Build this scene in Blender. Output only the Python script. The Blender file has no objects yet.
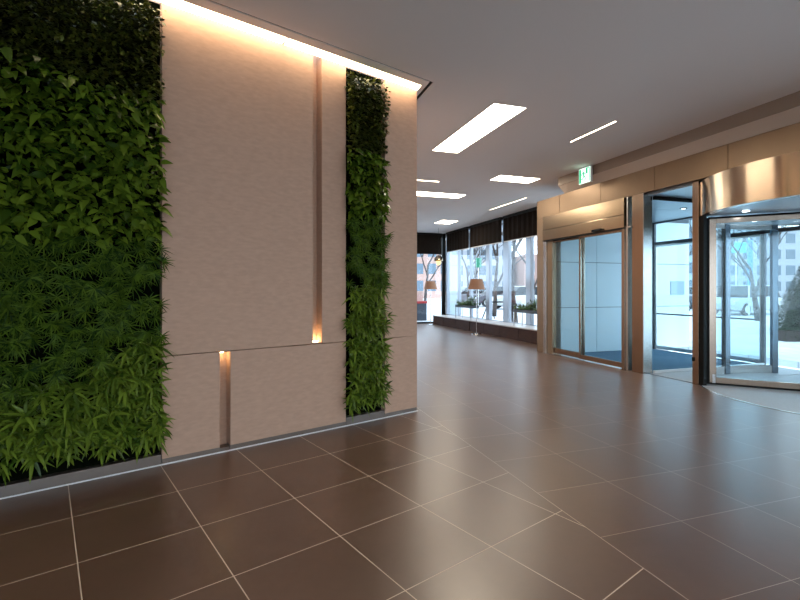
import bpy, math, random
from mathutils import Vector, Matrix
R_ = math.radians
random.seed(7)
scn = bpy.context.scene
col = scn.collection
H = 3.70            # ceiling height
# ------------------------------------------------------------------ frames
NX, NY = .9507, .3100       # facade normal (outwards)
VX, VY = -.3100, .9507      # along the facade, away
def F(D, s, z=0.0): return Vector((NX*D+VX*s, NY*D+VY*s, z))
UX, UY = .7911, .6116       # along the green wall, away
WX, WY = .6116, -.7911      # green wall normal into the room
WD = -4.086
def W(s, d, z=0.0): return Vector((UX*s+WX*(WD+d), UY*s+WY*(WD+d), z))
def P(x, y, z=0.0): return Vector((x, y, z))
def px(x, Y, z=0.0): return Vector(((x-400)/460*Y, Y, z))

# ------------------------------------------------------------------ materials
def newmat(name):
    m = bpy.data.materials.new(name); m.use_nodes = True
    nt = m.node_tree; nt.nodes.clear()
    out = nt.nodes.new('ShaderNodeOutputMaterial')
    return m, nt, out
def pbsdf(nt, out, **kw):
    b = nt.nodes.new('ShaderNodeBsdfPrincipled')
    for k, v in kw.items(): b.inputs[k].default_value = v
    nt.links.new(b.outputs[0], out.inputs[0]); return b
def rgb(c): return (c[0], c[1], c[2], 1)
def srgb(r, g, b):
    f = lambda c: (c/255/12.92) if c/255 <= .04045 else ((c/255+.055)/1.055)**2.4
    return (f(r), f(g), f(b), 1)
def plain(name, c, rough=.5, metal=0.0, var=.0, scale=8, spec=.5, bump=0.0, stretch=(1,1,1), aniso=0):
    m, nt, out = newmat(name)
    b = pbsdf(nt, out, Roughness=rough, Metallic=metal)
    b.inputs['Specular IOR Level'].default_value = spec
    b.inputs['Base Color'].default_value = c
    if aniso:
        b.inputs['Anisotropic'].default_value = aniso
        tg = nt.nodes.new('ShaderNodeTangent'); tg.direction_type = 'RADIAL'; tg.axis = 'Z'
        nt.links.new(tg.outputs[0], b.inputs['Tangent'])
    if var or bump:
        tc = nt.nodes.new('ShaderNodeTexCoord'); mp = nt.nodes.new('ShaderNodeMapping')
        mp.inputs['Scale'].default_value = stretch
        nz = nt.nodes.new('ShaderNodeTexNoise'); nz.inputs['Scale'].default_value = scale
        nz.inputs['Detail'].default_value = 5
        nt.links.new(tc.outputs['Object'], mp.inputs[0]); nt.links.new(mp.outputs[0], nz.inputs['Vector'])
        if var:
            r = nt.nodes.new('ShaderNodeMapRange')
            r.inputs['From Min'].default_value = .3; r.inputs['From Max'].default_value = .7
            r.inputs['To Min'].default_value = 1-var; r.inputs['To Max'].default_value = 1+var
            mx = nt.nodes.new('ShaderNodeVectorMath'); mx.operation = 'SCALE'
            mx.inputs[0].default_value = c[:3]
            nt.links.new(nz.outputs[0], r.inputs[0]); nt.links.new(r.outputs[0], mx.inputs['Scale'])
            nt.links.new(mx.outputs[0], b.inputs['Base Color'])
        if bump:
            bp = nt.nodes.new('ShaderNodeBump'); bp.inputs['Strength'].default_value = bump
            bp.inputs['Distance'].default_value = .01
            nt.links.new(nz.outputs[0], bp.inputs['Height']); nt.links.new(bp.outputs[0], b.inputs['Normal'])
    return m
def emit(name, c, s):
    m, nt, out = newmat(name)
    e = nt.nodes.new('ShaderNodeEmission'); e.inputs[0].default_value = c; e.inputs[1].default_value = s
    nt.links.new(e.outputs[0], out.inputs[0]); return m
def glass(name, tint=(.93,.97,1,1), refl=1.0):
    m, nt, out = newmat(name)
    t = nt.nodes.new('ShaderNodeBsdfTransparent'); t.inputs[0].default_value = tint
    g = nt.nodes.new('ShaderNodeBsdfGlossy'); g.inputs['Roughness'].default_value = .02
    fr = nt.nodes.new('ShaderNodeLayerWeight'); fr.inputs[0].default_value = .5
    pw = nt.nodes.new('ShaderNodeMath'); pw.operation = 'POWER'; pw.inputs[1].default_value = 5
    nt.links.new(fr.outputs['Facing'], pw.inputs[0])
    ml = nt.nodes.new('ShaderNodeMath'); ml.operation = 'MULTIPLY_ADD'; ml.inputs[1].default_value = .9*refl; ml.inputs[2].default_value = .035*refl
    mx = nt.nodes.new('ShaderNodeMixShader')
    nt.links.new(pw.outputs[0], ml.inputs[0]); nt.links.new(ml.outputs[0], mx.inputs[0])
    nt.links.new(t.outputs[0], mx.inputs[1]); nt.links.new(g.outputs[0], mx.inputs[2])
    nt.links.new(mx.outputs[0], out.inputs[0]); return m
def leafmat(name, c1, c2, rough=.35, spec=.3):
    m, nt, out = newmat(name)
    b = pbsdf(nt, out, Roughness=rough)
    b.inputs['Specular IOR Level'].default_value = spec
    ge = nt.nodes.new('ShaderNodeNewGeometry')
    cr = nt.nodes.new('ShaderNodeValToRGB')
    cr.color_ramp.elements[0].color = c1; cr.color_ramp.elements[1].color = c2
    nt.links.new(ge.outputs['Random Per Island'], cr.inputs[0])
    nt.links.new(cr.outputs[0], b.inputs['Base Color'])
    return m

def tile_material():
    m, nt, out = newmat('brown_porcelain_tiles')
    b = pbsdf(nt, out, Roughness=.3)
    b.inputs['Specular IOR Level'].default_value = .75
    tc = nt.nodes.new('ShaderNodeTexCoord'); sp = nt.nodes.new('ShaderNodeSeparateXYZ')
    nt.links.new(tc.outputs['Object'], sp.inputs[0])
    def mt(op, a, b_=None, c=None):
        n = nt.nodes.new('ShaderNodeMath'); n.operation = op
        for i, v in enumerate((a, b_, c)):
            if v is None: continue
            if isinstance(v, (int, float)): n.inputs[i].default_value = v
            else: nt.links.new(v, n.inputs[i])
        return n.outputs[0]
    x, y = sp.outputs[0], sp.outputs[1]
    lin = lambda a, c, o: mt('ADD', mt('ADD', mt('MULTIPLY', x, a), mt('MULTIPLY', y, c)), o)
    D2 = lin(NX, NY, -1.89); S2 = lin(VX, VY, -2.13)
    D1 = lin(WX, WY, 4.086); S1 = lin(UX, UY, -.735)
    zone = mt('GREATER_THAN', D2, 0.0)
    mixv = lambda a, c: mt('ADD', mt('MULTIPLY', a, mt('SUBTRACT', 1.0, zone)), mt('MULTIPLY', c, zone))
    A = mt('DIVIDE', mixv(D1, D2), .6); B = mt('DIVIDE', mixv(S1, S2), .6)
    dist = lambda v: mt('MULTIPLY', mt('ABSOLUTE', mt('SUBTRACT', mt('FRACT', mt('ADD', v, .5)), .5)), .6)
    dmin = mt('MINIMUM', mt('MINIMUM', dist(A), dist(B)), mt('ABSOLUTE', D2))
    grout = mt('MULTIPLY', mt('LESS_THAN', dmin, mt('SUBTRACT', .0026, mt('MULTIPLY', zone, .0009))), mt('SUBTRACT', 1.0, mt('MULTIPLY', zone, .3)))
    cb = nt.nodes.new('ShaderNodeCombineXYZ')
    nt.links.new(mt('FLOOR', A), cb.inputs[0]); nt.links.new(mt('FLOOR', B), cb.inputs[1]); nt.links.new(zone, cb.inputs[2])
    wn = nt.nodes.new('ShaderNodeTexWhiteNoise'); nt.links.new(cb.outputs[0], wn.inputs['Vector'])
    nz = nt.nodes.new('ShaderNodeTexNoise'); nz.inputs['Scale'].default_value = 2.2; nz.inputs['Detail'].default_value = 6
    nz.inputs['Roughness'].default_value = .62
    vo = nt.nodes.new('ShaderNodeVectorMath'); vo.operation = 'MULTIPLY_ADD'
    vo.inputs[1].default_value = (5, 5, 5)
    nt.links.new(wn.outputs['Color'], vo.inputs[0]); nt.links.new(tc.outputs['Object'], vo.inputs[2])
    nt.links.new(vo.outputs[0], nz.inputs['Vector'])
    n2 = nt.nodes.new('ShaderNodeTexNoise'); n2.inputs['Scale'].default_value = 22; n2.inputs['Detail'].default_value = 2
    nt.links.new(tc.outputs['Object'], n2.inputs['Vector'])
    val = mt('ADD', mt('ADD', .58, mt('MULTIPLY', wn.outputs['Value'], .14)),
             mt('ADD', mt('MULTIPLY', nz.outputs[0], .5), mt('MULTIPLY', n2.outputs[0], .12)))
    sc = nt.nodes.new('ShaderNodeVectorMath'); sc.operation = 'SCALE'
    sc.inputs[0].default_value = TILE[:3]; nt.links.new(val, sc.inputs['Scale'])
    mx = nt.nodes.new('ShaderNodeMix'); mx.data_type = 'RGBA'
    nt.links.new(grout, mx.inputs[0]); nt.links.new(sc.outputs[0], mx.inputs[6]); mx.inputs[7].default_value = GROUT
    nt.links.new(mx.outputs[2], b.inputs['Base Color'])
    rg = mt('ADD', mt('ADD', .285, mt('MULTIPLY', nz.outputs[0], .05)), mt('MULTIPLY', grout, .4))
    nt.links.new(rg, b.inputs['Roughness'])
    return m
TILE = (.122, .072, .052, 1); GROUT = (.62, .52, .43, 1)

def paver_material():
    m, nt, out = newmat('pale_paving')
    b = pbsdf(nt, out, Roughness=.7)
    tc = nt.nodes.new('ShaderNodeTexCoord')
    br = nt.nodes.new('ShaderNodeTexBrick')
    br.inputs['Color1'].default_value = (.60,.60,.60,1); br.inputs['Color2'].default_value = (.5,.51,.53,1)
    br.inputs['Mortar'].default_value = (.3,.3,.32,1); br.inputs['Scale'].default_value = 1.0
    br.inputs['Mortar Size'].default_value = .012; br.inputs['Brick Width'].default_value = .9; br.inputs['Row Height'].default_value = .45
    nt.links.new(tc.outputs['Object'], br.inputs['Vector']); nt.links.new(br.outputs[0], b.inputs['Base Color'])
    return m

m_floor = tile_material()
m_stone = plain('limestone', srgb(184,149,127), .75, var=.07, scale=14, bump=.02, stretch=(1,1,3))
m_ceil = plain('ceiling_paint', (.78,.75,.74,1), .85)
m_plaster = plain('warm_plaster', (.40,.31,.24,1), .8)
m_clad = plain('champagne_cladding', (.28,.19,.12,1), .38, metal=.55, var=.06, scale=3)
m_soffit = plain('soffit_paint', (.30,.23,.18,1), .6)
m_band = plain('soffit_band_paint', (.60,.50,.42,1), .7)
m_bronze = plain('bronze_steel', (.42,.32,.25,1), .2, metal=1, var=.05, scale=40, stretch=(1,1,.05))
m_gold = plain('brushed_cassette', (.50,.38,.26,1), .22, metal=1, var=.03, scale=60, stretch=(.05,.05,1))
m_steel = plain('brushed_steel', (.62,.60,.58,1), .25, metal=1, var=.06, scale=60, stretch=(.1,.1,2))
m_canopy = plain('canopy_steel', (.52,.41,.31,1), .22, metal=1, aniso=.9)
m_canopy.node_tree.nodes['Principled BSDF'].inputs['Anisotropic Rotation'].default_value = .25
m_dsteel = plain('dark_steel', (.20,.25,.30,1), .25, metal=1)
m_chrome = plain('chrome', (.75,.76,.78,1), .12, metal=1)
m_dark = plain('black_rubber', (.006,.006,.006,1), .6, spec=.2)
m_black = plain('black_gap', (.006,.006,.006,1), .8)
m_glass = glass('clear_glass')
m_glassd = glass('door_glass', (.90,.96,.98,1), .8)
m_white_panel = plain('white_glass_panel', (.62,.74,.80,1), .25)
m_vest_ceil = plain('vestibule_ceiling', (.30,.36,.42,1), .3, metal=.4)
m_carpet = plain('blue_mat', (.045,.13,.22,1), .95, var=.2, scale=120, bump=.4)
m_mat = plain('grey_entrance_mat', (.36,.38,.41,1), .55, var=.1, scale=50)
m_blind = plain('dark_brown_blind', (.014,.009,.006,1), .9, spec=.15, var=.25, scale=14, stretch=(6,6,.3))
m_wood = plain('dark_walnut', (.050,.020,.011,1), .55, spec=.2, var=.25, scale=6, stretch=(1,1,6))
m_sill = plain('pale_bench_top', (.5,.47,.45,1), .3)
m_mull = plain('silver_mullion', (.40,.45,.52,1), .35, metal=.6)
m_paver = paver_material()
m_road = plain('asphalt', (.2,.2,.21,1), .85, var=.1)
m_kerb = plain('kerb_stone', (.5,.5,.5,1), .8)
m_bark = plain('bark', (.055,.04,.034,1), .9, var=.3, scale=15)
m_soil = plain('soil', (.03,.02,.015,1), .95)
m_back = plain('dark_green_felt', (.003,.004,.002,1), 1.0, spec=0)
m_tray = plain('tray_steel', (.20,.165,.145,1), .4, metal=.8)
m_white = plain('white_paint', (.8,.8,.8,1), .35)
m_red = plain('red_stripe', (.45,.03,.03,1), .4)
m_pink = plain('pale_pink_wall', (.62,.42,.36,1), .7)
m_navy = plain('dark_blue_grey', (.05,.06,.08,1), .4)
m_teal = plain('teal_sign', (.05,.45,.5,1), .4)
m_blue = plain('blue_sign', (.06,.25,.5,1), .4)
m_green = plain('green_sign', (.02,.20,.11,1), .4)
m_poster = plain('grey_blue_notice', (.30,.40,.52,1), .4)
m_shade = plain('lampshade_fabric', (.36,.20,.13,1), .9)
m_cove = emit('cove_diffuser', (1,.76,.48,1), 6.5)
m_panel = emit('panel_diffuser', (1,.87,.68,1), 12.0)
m_line = emit('line_diffuser', (1,.84,.62,1), 15.0)
m_amber = emit('amber_led', (1,.74,.36,1), 16.0)
m_frame = plain('light_frame', (.75,.72,.68,1), .5)
m_exit_w = emit('exit_sign_white', (.75,1,.85,1), .95)
m_exit_g = emit('exit_sign_green', (.02,.42,.18,1), .7)
m_bulb = emit('warm_bulb', (1,.7,.42,1), 12.0)
m_gold_lamp = emit('gold_glow', (1,.62,.2,1), 1.3)
m_spot = emit('downlight_lens', (.8,.92,1,1), 6.0)
m_leaf_small = leafmat('small_leaf', (.024,.036,.005,1), (.105,.120,.014,1), .4)
m_leaf_broad = leafmat('broad_leaf', (.016,.042,.004,1), (.130,.195,.016,1), .24)
m_leaf_palm = leafmat('palm_leaf', (.008,.026,.003,1), (.075,.125,.010,1), .45, .08)
m_leaf_strap = leafmat('strap_leaf', (.024,.054,.005,1), (.150,.215,.022,1), .28)
m_leaf_ever = leafmat('evergreen_leaf', (.008,.028,.012,1), (.025,.065,.03,1), .8, .05)
m_leaf_plant = leafmat('planter_leaf', (.03,.08,.015,1), (.14,.25,.06,1), .4)
m_carw = plain('white_car_paint', (.48,.49,.5,1), .3)
m_carg = plain('grey_car_paint', (.12,.13,.15,1), .2, metal=.5)
m_cars = plain('silver_car_paint', (.45,.47,.5,1), .2, metal=.6)
m_carglass = plain('car_glass', (.012,.016,.02,1), .3, spec=.2)
m_tyre = plain('tyre', (.012,.012,.012,1), .8)
m_tail = plain('tail_lamp', (.5,.02,.02,1), .3)
m_bld1 = plain('pale_render', (.36,.37,.40,1), .8)
m_bld2 = plain('pinkish_render', (.38,.24,.20,1), .8)
m_bld3 = plain('light_blue_cladding', (.30,.38,.43,1), .5)
m_wingl = plain('office_glass', (.10,.14,.18,1), .2)

# ------------------------------------------------------------------ mesh builder
class MB:
    def __init__(s): s.v = []; s.f = []; s.sm = False
    def add(s, vs, fs):
        o = len(s.v); s.v += [Vector(p) for p in vs]; s.f += [tuple(o+i for i in f) for f in fs]; return s
    def prism(s, pts, z0, z1):          # pts: list of Vector xy world
        n = len(pts)
        a = sum(pts[i].x*pts[(i+1)%n].y-pts[(i+1)%n].x*pts[i].y for i in range(n))
        if a < 0: pts = pts[::-1]
        vs = [P(p.x,p.y,z0) for p in pts]+[P(p.x,p.y,z1) for p in pts]
        fs = [tuple(range(n-1,-1,-1)), tuple(range(n,2*n))]+[(i,(i+1)%n,(i+1)%n+n,i+n) for i in range(n)]
        return s.add(vs, fs)
    def box(s, fr, a, b, z):
        return s.prism([fr(a[0],b[0]),fr(a[1],b[0]),fr(a[1],b[1]),fr(a[0],b[1])], z[0], z[1])
    def tube(s, p0, p1, r0, r1=None, n=10):
        r1 = r0 if r1 is None else r1
        p0 = Vector(p0); p1 = Vector(p1); d = (p1-p0)
        if d.length < 1e-6: return s
        d.normalize(); a = Vector((0,0,1)) if abs(d.z) < .9 else Vector((1,0,0))
        x = d.cross(a).normalized(); y = d.cross(x)
        vs = []
        for p, r in ((p0,r0),(p1,r1)):
            for k in range(n):
                t = 2*math.pi*k/n; vs.append(p+x*math.cos(t)*r+y*math.sin(t)*r)
        fs = [(k,k+n,(k+1)%n+n,(k+1)%n) for k in range(n)]+[tuple(range(n)), tuple(range(2*n-1,n-1,-1))]
        return s.add(vs, fs)
    def ringwall(s, c, r0, r1, a0, a1, z0, z1, seg=48, fr=F):   # arc sector solid between radii
        full = abs(a1-a0) >= 359.9
        n = seg if full else seg+1
        vs = []
        for i in range(n):
            t = R_(a0+(a1-a0)*i/seg)
            for r in (r0, r1):
                for z in (z0, z1):
                    p = fr(c[0]+r*math.cos(t), c[1]+r*math.sin(t)); vs.append(P(p.x,p.y,z))
        fs = []
        for i in range(seg):
            a = 4*i; b = 4*((i+1) % n)
            fs += [(a,a+1,b+1,b),(a+2,b+2,b+3,a+3),(a+1,a+3,b+3,b+1),(a,b,b+2,a+2)]
        if not full: fs += [(0,2,3,1),(4*seg,4*seg+1,4*seg+3,4*seg+2)]
        return s.add(vs, fs)
    def disc(s, c, r, z0, z1, fr=F, seg=64):
        return s.prism([fr(c[0]+r*math.cos(2*math.pi*i/seg), c[1]+r*math.sin(2*math.pi*i/seg)) for i in range(seg)], z0, z1)
    def lathe(s, c, prof, n=28):
        vs = []
        for r, z in prof:
            for k in range(n):
                t = 2*math.pi*k/n; vs.append(P(c.x+r*math.cos(t), c.y+r*math.sin(t), z))
        fs = []
        for i in range(len(prof)-1):
            for k in range(n):
                fs.append((i*n+k, i*n+(k+1)%n, (i+1)*n+(k+1)%n, (i+1)*n+k))
        return s.add(vs, fs)
    def build(s, name, mat, parent=None, bevel=0, smooth=False, origin=None, seg=2):
        if parent is not None: o = parent['_loc']; o = Vector(o)
        elif origin is not None: o = Vector(origin)
        else:
            xs = [p.x for p in s.v]; ys = [p.y for p in s.v]; zs = [p.z for p in s.v]
            o = Vector(((min(xs)+max(xs))/2, (min(ys)+max(ys))/2, min(zs)))
        me = bpy.data.meshes.new(name)
        me.from_pydata([tuple(p-o) for p in s.v], [], s.f); me.update()
        me.materials.append(mat)
        ob = bpy.data.objects.new(name, me); col.objects.link(ob)
        if parent is not None:
            ob.parent = parent; ob['_loc'] = tuple(o)
        else: ob.location = o; ob['_loc'] = tuple(o)
        if smooth:
            for p in me.polygons: p.use_smooth = True
            if smooth == 'auto':
                me.set_sharp_from_angle(angle=R_(35))
        if bevel:
            b = ob.modifiers.new('bevel','BEVEL'); b.width = bevel; b.segments = seg; b.limit_method = 'ANGLE'
        return ob
def thing(name, loc, label=None, cat=None, group=None, kind=None):
    o = bpy.data.objects.new(name, None); col.objects.link(o); o.location = loc; o['_loc'] = tuple(loc)
    o.empty_display_size = .1
    return tag(o, label, cat, group, kind)
def tag(o, label=None, cat=None, group=None, kind=None):
    if label: o['label'] = label
    if cat: o['category'] = cat
    if group: o['group'] = group
    if kind: o['kind'] = kind
    return o
def struct(o, label=None): return tag(o, label, None, None, 'structure')

# ------------------------------------------------------------------ ROOM SHELL
REAR_A = W(-6, 0); REAR_B = REAR_A + Vector((WX,WY,0))*7.6; REAR_C = F(6.2,-6)
cB = W(3.408, 0)
dd = (REAR_C-REAR_B).normalized(); nn = Vector((dd.y,-dd.x,0))
# floor
fl = MB()
poly = [REAR_A, REAR_B, REAR_C, F(6.30,-6), F(6.30,8.97), F(7.75,8.97), F(7.75,17.75), F(1.83,17.75), cB, W(3.40,-.35), W(-6,-.35)]
fl.prism(poly, -.12, 0)
struct(fl.build('floor', m_floor, origin=(0,0,0)), 'dark brown square porcelain tile floor with thin pale grout')

# ceiling with recessed openings: a slab with holes for the lamps (slabs between)
cv_d = .257; gapw = .022
ce = MB()
ce.prism([W(-6,cv_d+gapw), REAR_B, REAR_C, F(6.06,-6), F(6.06,8.01), F(1.889+gapw,8.01), W(3.47,cv_d+gapw)], H, H+.2)
o_ = F(1.889+gapw, 0)
ce = MB()
# corner of the gap where W(.,cv_d) meets D=1.889
def solveW(d, D):      # point on line W(.,d) with facade distance D
    p0 = W(0,d); k = (D-(p0.x*NX+p0.y*NY))/(UX*NX+UY*NY); return W(k, d), k
g0, k0 = solveW(cv_d, 1.889); g1, k1 = solveW(cv_d+gapw, 1.889+gapw*2)
s_g1 = g1.x*VX+g1.y*VY
LIGHTS = [  # D0,D1,s0,s1
 (2.86,3.33,5.03,7.07),(4.79,5.74,8.17,8.62),(2.96,5.00,10.13,10.60),(6.10,6.68,14.1,14.9),
 (4.733,4.767,5.05,6.00),(6.583,6.617,9.98,11.84),(2.90,3.84,9.05,9.11),
 (2.86,3.33,-3.0,-1.0),(4.6,5.05,-3.0,-1.0),(2.3,2.75,-5.6,-4.0),(4.733,4.767,1.5,2.5)]  # panels behind the viewpoint are added for ceiling light and warm steel reflections
# facade-aligned part D from 1.889 to 7.9, cut out around the lamps
Dc = sorted({1.889+gapw*2, 7.80}|{v for l in LIGHTS for v in l[:2]})
Sc = sorted({s_g1, 17.75, 8.01, -6.0}|{v for l in LIGHTS for v in l[2:]})
def inl(D, s): return any(l[0] < D < l[1] and l[2] < s < l[3] for l in LIGHTS)
for i in range(len(Dc)-1):
    for j in range(len(Sc)-1):
        D = (Dc[i]+Dc[i+1])/2; s = (Sc[j]+Sc[j+1])/2
        if s < s_g1: continue
        if inl(D, s): continue
        ce.box(F, (Dc[i],Dc[i+1]), (Sc[j],Sc[j+1]), (H,H+.12))
# near part, also facade-aligned, bounded by the cove line
gp = g1
near = MB()
for j in range(len(Sc)-1):
    s0, s1 = Sc[j], Sc[j+1]
    if s0 >= s_g1-1e-6: continue
    s1 = min(s1, s_g1)
    for i in range(len(Dc)-1):
        D = (Dc[i]+Dc[i+1])/2
        if inl(D, (s0+s1)/2): continue
        ce.box(F, (Dc[i],Dc[i+1]), (s0,s1), (H,H+.12))
# wedge between D=1.92 line and the cove line
ce.prism([g1, F(1.889+gapw*2,-6), REAR_B+Vector((-6,-6,0)), W(-6.3,cv_d+gapw)], H, H+.12)
struct(ce.build('ceiling', m_ceil, origin=(0,0,H)), 'plain pale ceiling with flush lights')
# dark shadow gap lining + strip beside the cove light
sg = MB(); sg.prism([W(-6,cv_d-.002), g0, F(1.889,17.7), F(1.889+gapw*2.4,17.7), g1+Vector((.02,0,0)), W(-6,cv_d+gapw+.01)], H+.010, H+.015)
struct(sg.build('trim_1', m_black), 'black shadow gap in the ceiling around the stone wall')
st = MB(); st.prism([W(-6,.138), W(3.36,.138), W(3.408,0.0), W(3.408,-.02), F(1.81,17.7), F(1.889,17.7), g0, W(-6,cv_d)], H, H+.05)
struct(st.build('trim_2', m_ceil), 'grey ceiling strip between cove light and shadow gap')

# cove lights
for i, (a, b_, lab) in enumerate(((-6.0,-1.20,'warm cove light strip above the wide planted wall, behind the left frame edge'),
      (-1.17,1.755,'long warm white light strip above the wide planted wall and first stone panel'),
      (1.785,3.35,'shorter warm white light strip above the narrow planted wall, ending at the corner'))):
    t = thing('cove_light', W((a+b_)/2, .07, H-.0), lab, 'ceiling light', 'cove light strips over the stone wall')
    MB().prism([W(a,.002),W(b_+ (.05 if i==2 else 0),.002),W(b_,.137),W(a,.137)], H+.004, H+.01).build('diffuser', m_cove, t)
    m = MB(); m.box(W,(a,b_),(.001,.137),(H+.012,H+.05)); m.build('housing', m_frame, t)

# left wall
CL = [('wide', -1.45, .746), ('narrow', 2.456, 2.951)]
SL = dict(lower=(1.198,1.2865), upper=(2.082,2.18))
core = MB()
core.box(W, (-6, 3.37), (-.35,-.115), (0, H+.1))
zseam = .870; g = .006
wl = MB()
def slab(a, b_, z0, z1): wl.box(W, (a,b_), (-.115,0), (z0,z1))
slab(-6,-1.45,.035,zseam-g/2); slab(-6,-1.45,zseam+g/2,H+.05)
slab(.746,1.198,.045,zseam-g/2); slab(.746,2.082,zseam+g/2,H+.05)
slab(1.2865,2.456,.045,zseam-g/2); slab(2.18,2.456,zseam+g/2,H+.05)
slab(2.951,3.408,.045,zseam-g/2); slab(2.951,3.408,zseam+g/2,H+.05)
wall = wl.build('wall_left', m_stone, origin=(0,0,0), bevel=.0025); struct(wall, 'beige limestone panel wall with two lit vertical slots')
core.build('wall_core', m_stone, wall)
for a, b_ in ((-6,-1.45),(.75,1.198),(1.2865,2.456),(2.953,3.405)):
    bb = MB(); bb.box(W,(a,b_),(-.10,-.004),(0.0,.045)); struct(bb.build('baseboard_left', m_tray), 'brushed metal skirting under the stone panels')
for a, b_ in ((-6,3.412),):
    bb = MB(); bb.box(W,(a,b_),(-.003,.012),(0.0,.007)); struct(bb.build('trim_3', m_white), 'thin white bead along the foot of the left wall')
# wall return behind the corner
wr = MB(); wr.prism([F(1.834,5.0),F(1.834,17.75),F(1.68,17.75),F(1.68,4.955)],0,H+.05)
struct(wr.build('wall_end', m_stone), 'stone end face behind the corner')
# slot lights
t = thing('slot_light', W(2.131,-.08,zseam+.003), 'amber uplight glowing at the foot of the upper wall slot', 'wall light', 'slot lights in the stone wall')
m = MB(); m.box(W,(2.086,2.176),(-.112,-.004),(zseam+.004,zseam+.012)); m.build('housing', m_stone, t)
m = MB(); m.box(W,(2.095,2.167),(-.10,-.05),(zseam+.013,zseam+.02)); m.build('diffuser', m_amber, t)
t = thing('slot_light', W(1.242,-.08,zseam-.02), 'amber downlight glowing at the top of the lower wall slot', 'wall light', 'slot lights in the stone wall')
m = MB(); m.box(W,(1.202,1.282),(-.112,-.006),(zseam-.006,zseam-.001)); m.build('housing', m_tray, t)
m = MB(); m.box(W,(1.205,1.245),(-.10,-.05),(zseam-.015,zseam-.007)); m.build('diffuser', m_amber, t)
m = MB(); m.box(W,(1.1985,1.286),(-.114,-.02),(0,.03)); struct(m.build('trim_4', m_tray), 'metal foot of the lower wall slot')

# ------------------------------------------------------------------ leaves
def leaf(mb, base, d, nrm, L, Wd, kind='ovate', droop=.3, fold=.25, seg=5):
    d = d.normalized(); side = d.cross(nrm)
    if side.length < 1e-4: side = d.cross(Vector((0,0,1)))
    side.normalize(); up = side.cross(d).normalized()
    vs = []; fs = []
    for i in range(seg+1):
        t = i/seg
        if kind == 'ovate': w = math.sin(math.pi*min(1,(t**.75)))*.5*(1-.15*t)
        elif kind == 'heart': w = .5*math.sin(math.pi*(t**.6))*(1.0)
        else: w = .5*min(1, (t*4+.25))*(1-t**2.2)
        w = max(w, .02)*Wd
        c = base + d*(L*t*(1-.12*droop*t)) - Vector((0,0,1))*(L*droop*t*t)
        vs += [c - side*w + up*(w*fold), c, c + side*w + up*(w*fold)]
        if i < seg:
            a = 3*i; fs += [(a,a+1,a+4,a+3),(a+1,a+2,a+5,a+4)]
    mb.add(vs, fs)
NW = Vector((WX,WY,0)); UW = Vector((UX,UY,0)); ZZ = Vector((0,0,1))
rnd = random.Random(11)
def rv(s): return rnd.uniform(-s, s)
def fill(s0, s1, zlo, zhi, dens, fn, over=.0):
    """zlo, zhi functions of s"""
    A = (s1-s0)*(max(zhi(s0),zhi(s1))-min(zlo(s0),zlo(s1)))
    for k in range(int(A*dens)):
        s = rnd.uniform(s0, s1); z = rnd.uniform(min(zlo(s0),zlo(s1)), max(zhi(s0),zhi(s1)))
        if z < zlo(s)+rv(.07) or z > zhi(s)+rv(.07): continue
        fn(s, z)
def mk_small(mb):
    def fn(s, z):
        for q in range(3):
            b = W(s+rv(.03), rnd.uniform(-.02,.075), min(z+rv(.03), H-.06))
            d = NW*rnd.uniform(.2,1)+UW*rv(.9)+ZZ*rv(.7)
            L = rnd.uniform(.035,.06); leaf(mb, b, d, ZZ+NW*.6+UW*rv(.5), L, L*.62, 'ovate', .2, .2, 4)
    return fn
def mk_broad(mb):
    def fn(s, z):
        b = W(s, rnd.uniform(-.03,.09), z)
        d = NW*rnd.uniform(.25,.9)+UW*rv(1.0)+ZZ*rnd.uniform(-.75,.45)
        L = rnd.uniform(.06,.125); leaf(mb, b, d, NW*.8+ZZ*rnd.uniform(.2,1.1)+UW*rv(.6), L, L*.52, 'heart', rnd.uniform(.1,.45), .28, 6)
    return fn
def mk_palm(mb):
    def fn(s, z):
        ax = (NW*1.0+UW*rv(.6)+ZZ*rnd.uniform(-.35,.55)).normalized()
        b = W(s, rnd.uniform(-.03,.09), z)
        x = ax.cross(ZZ).normalized(); y = x.cross(ax)
        n = rnd.randint(9,13); ph = rnd.uniform(-.5,.5); sp = rnd.uniform(3.6,5.6); up0 = -math.pi/2 if rnd.random() < .7 else rnd.uniform(0,6.28)
        for i in range(n):
            t = up0+ph+sp*(i/(n-1)-.5)
            d = ax*rnd.uniform(.25,.5)+(x*math.cos(t)+y*math.sin(t))
            leaf(mb, b, d, ax, rnd.uniform(.075,.115), .0115, 'strap', rnd.uniform(.1,.3), .15, 3)
    return fn
def mk_strap(mb):
    def fn(s, z):
        b = W(s, rnd.uniform(-.02,.07), z)
        ax = (NW+ZZ*rnd.uniform(-.1,.5)+UW*rv(.5)).normalized()
        x = ax.cross(ZZ).normalized(); y = x.cross(ax)
        n = rnd.randint(6,8); ph = rnd.uniform(0,6)
        for i in range(n):
            t = ph+i*2.4; k = rnd.uniform(.8,2.2)
            d = ax*.8+(x*math.cos(t)+y*math.sin(t)*.8)*k
            L = rnd.uniform(.07,.15); leaf(mb, b+d*.005, d, ZZ+NW*.9, L, rnd.uniform(.020,.031), 'strap', rnd.uniform(.05,.45), .3, 6)
    return fn
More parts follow.
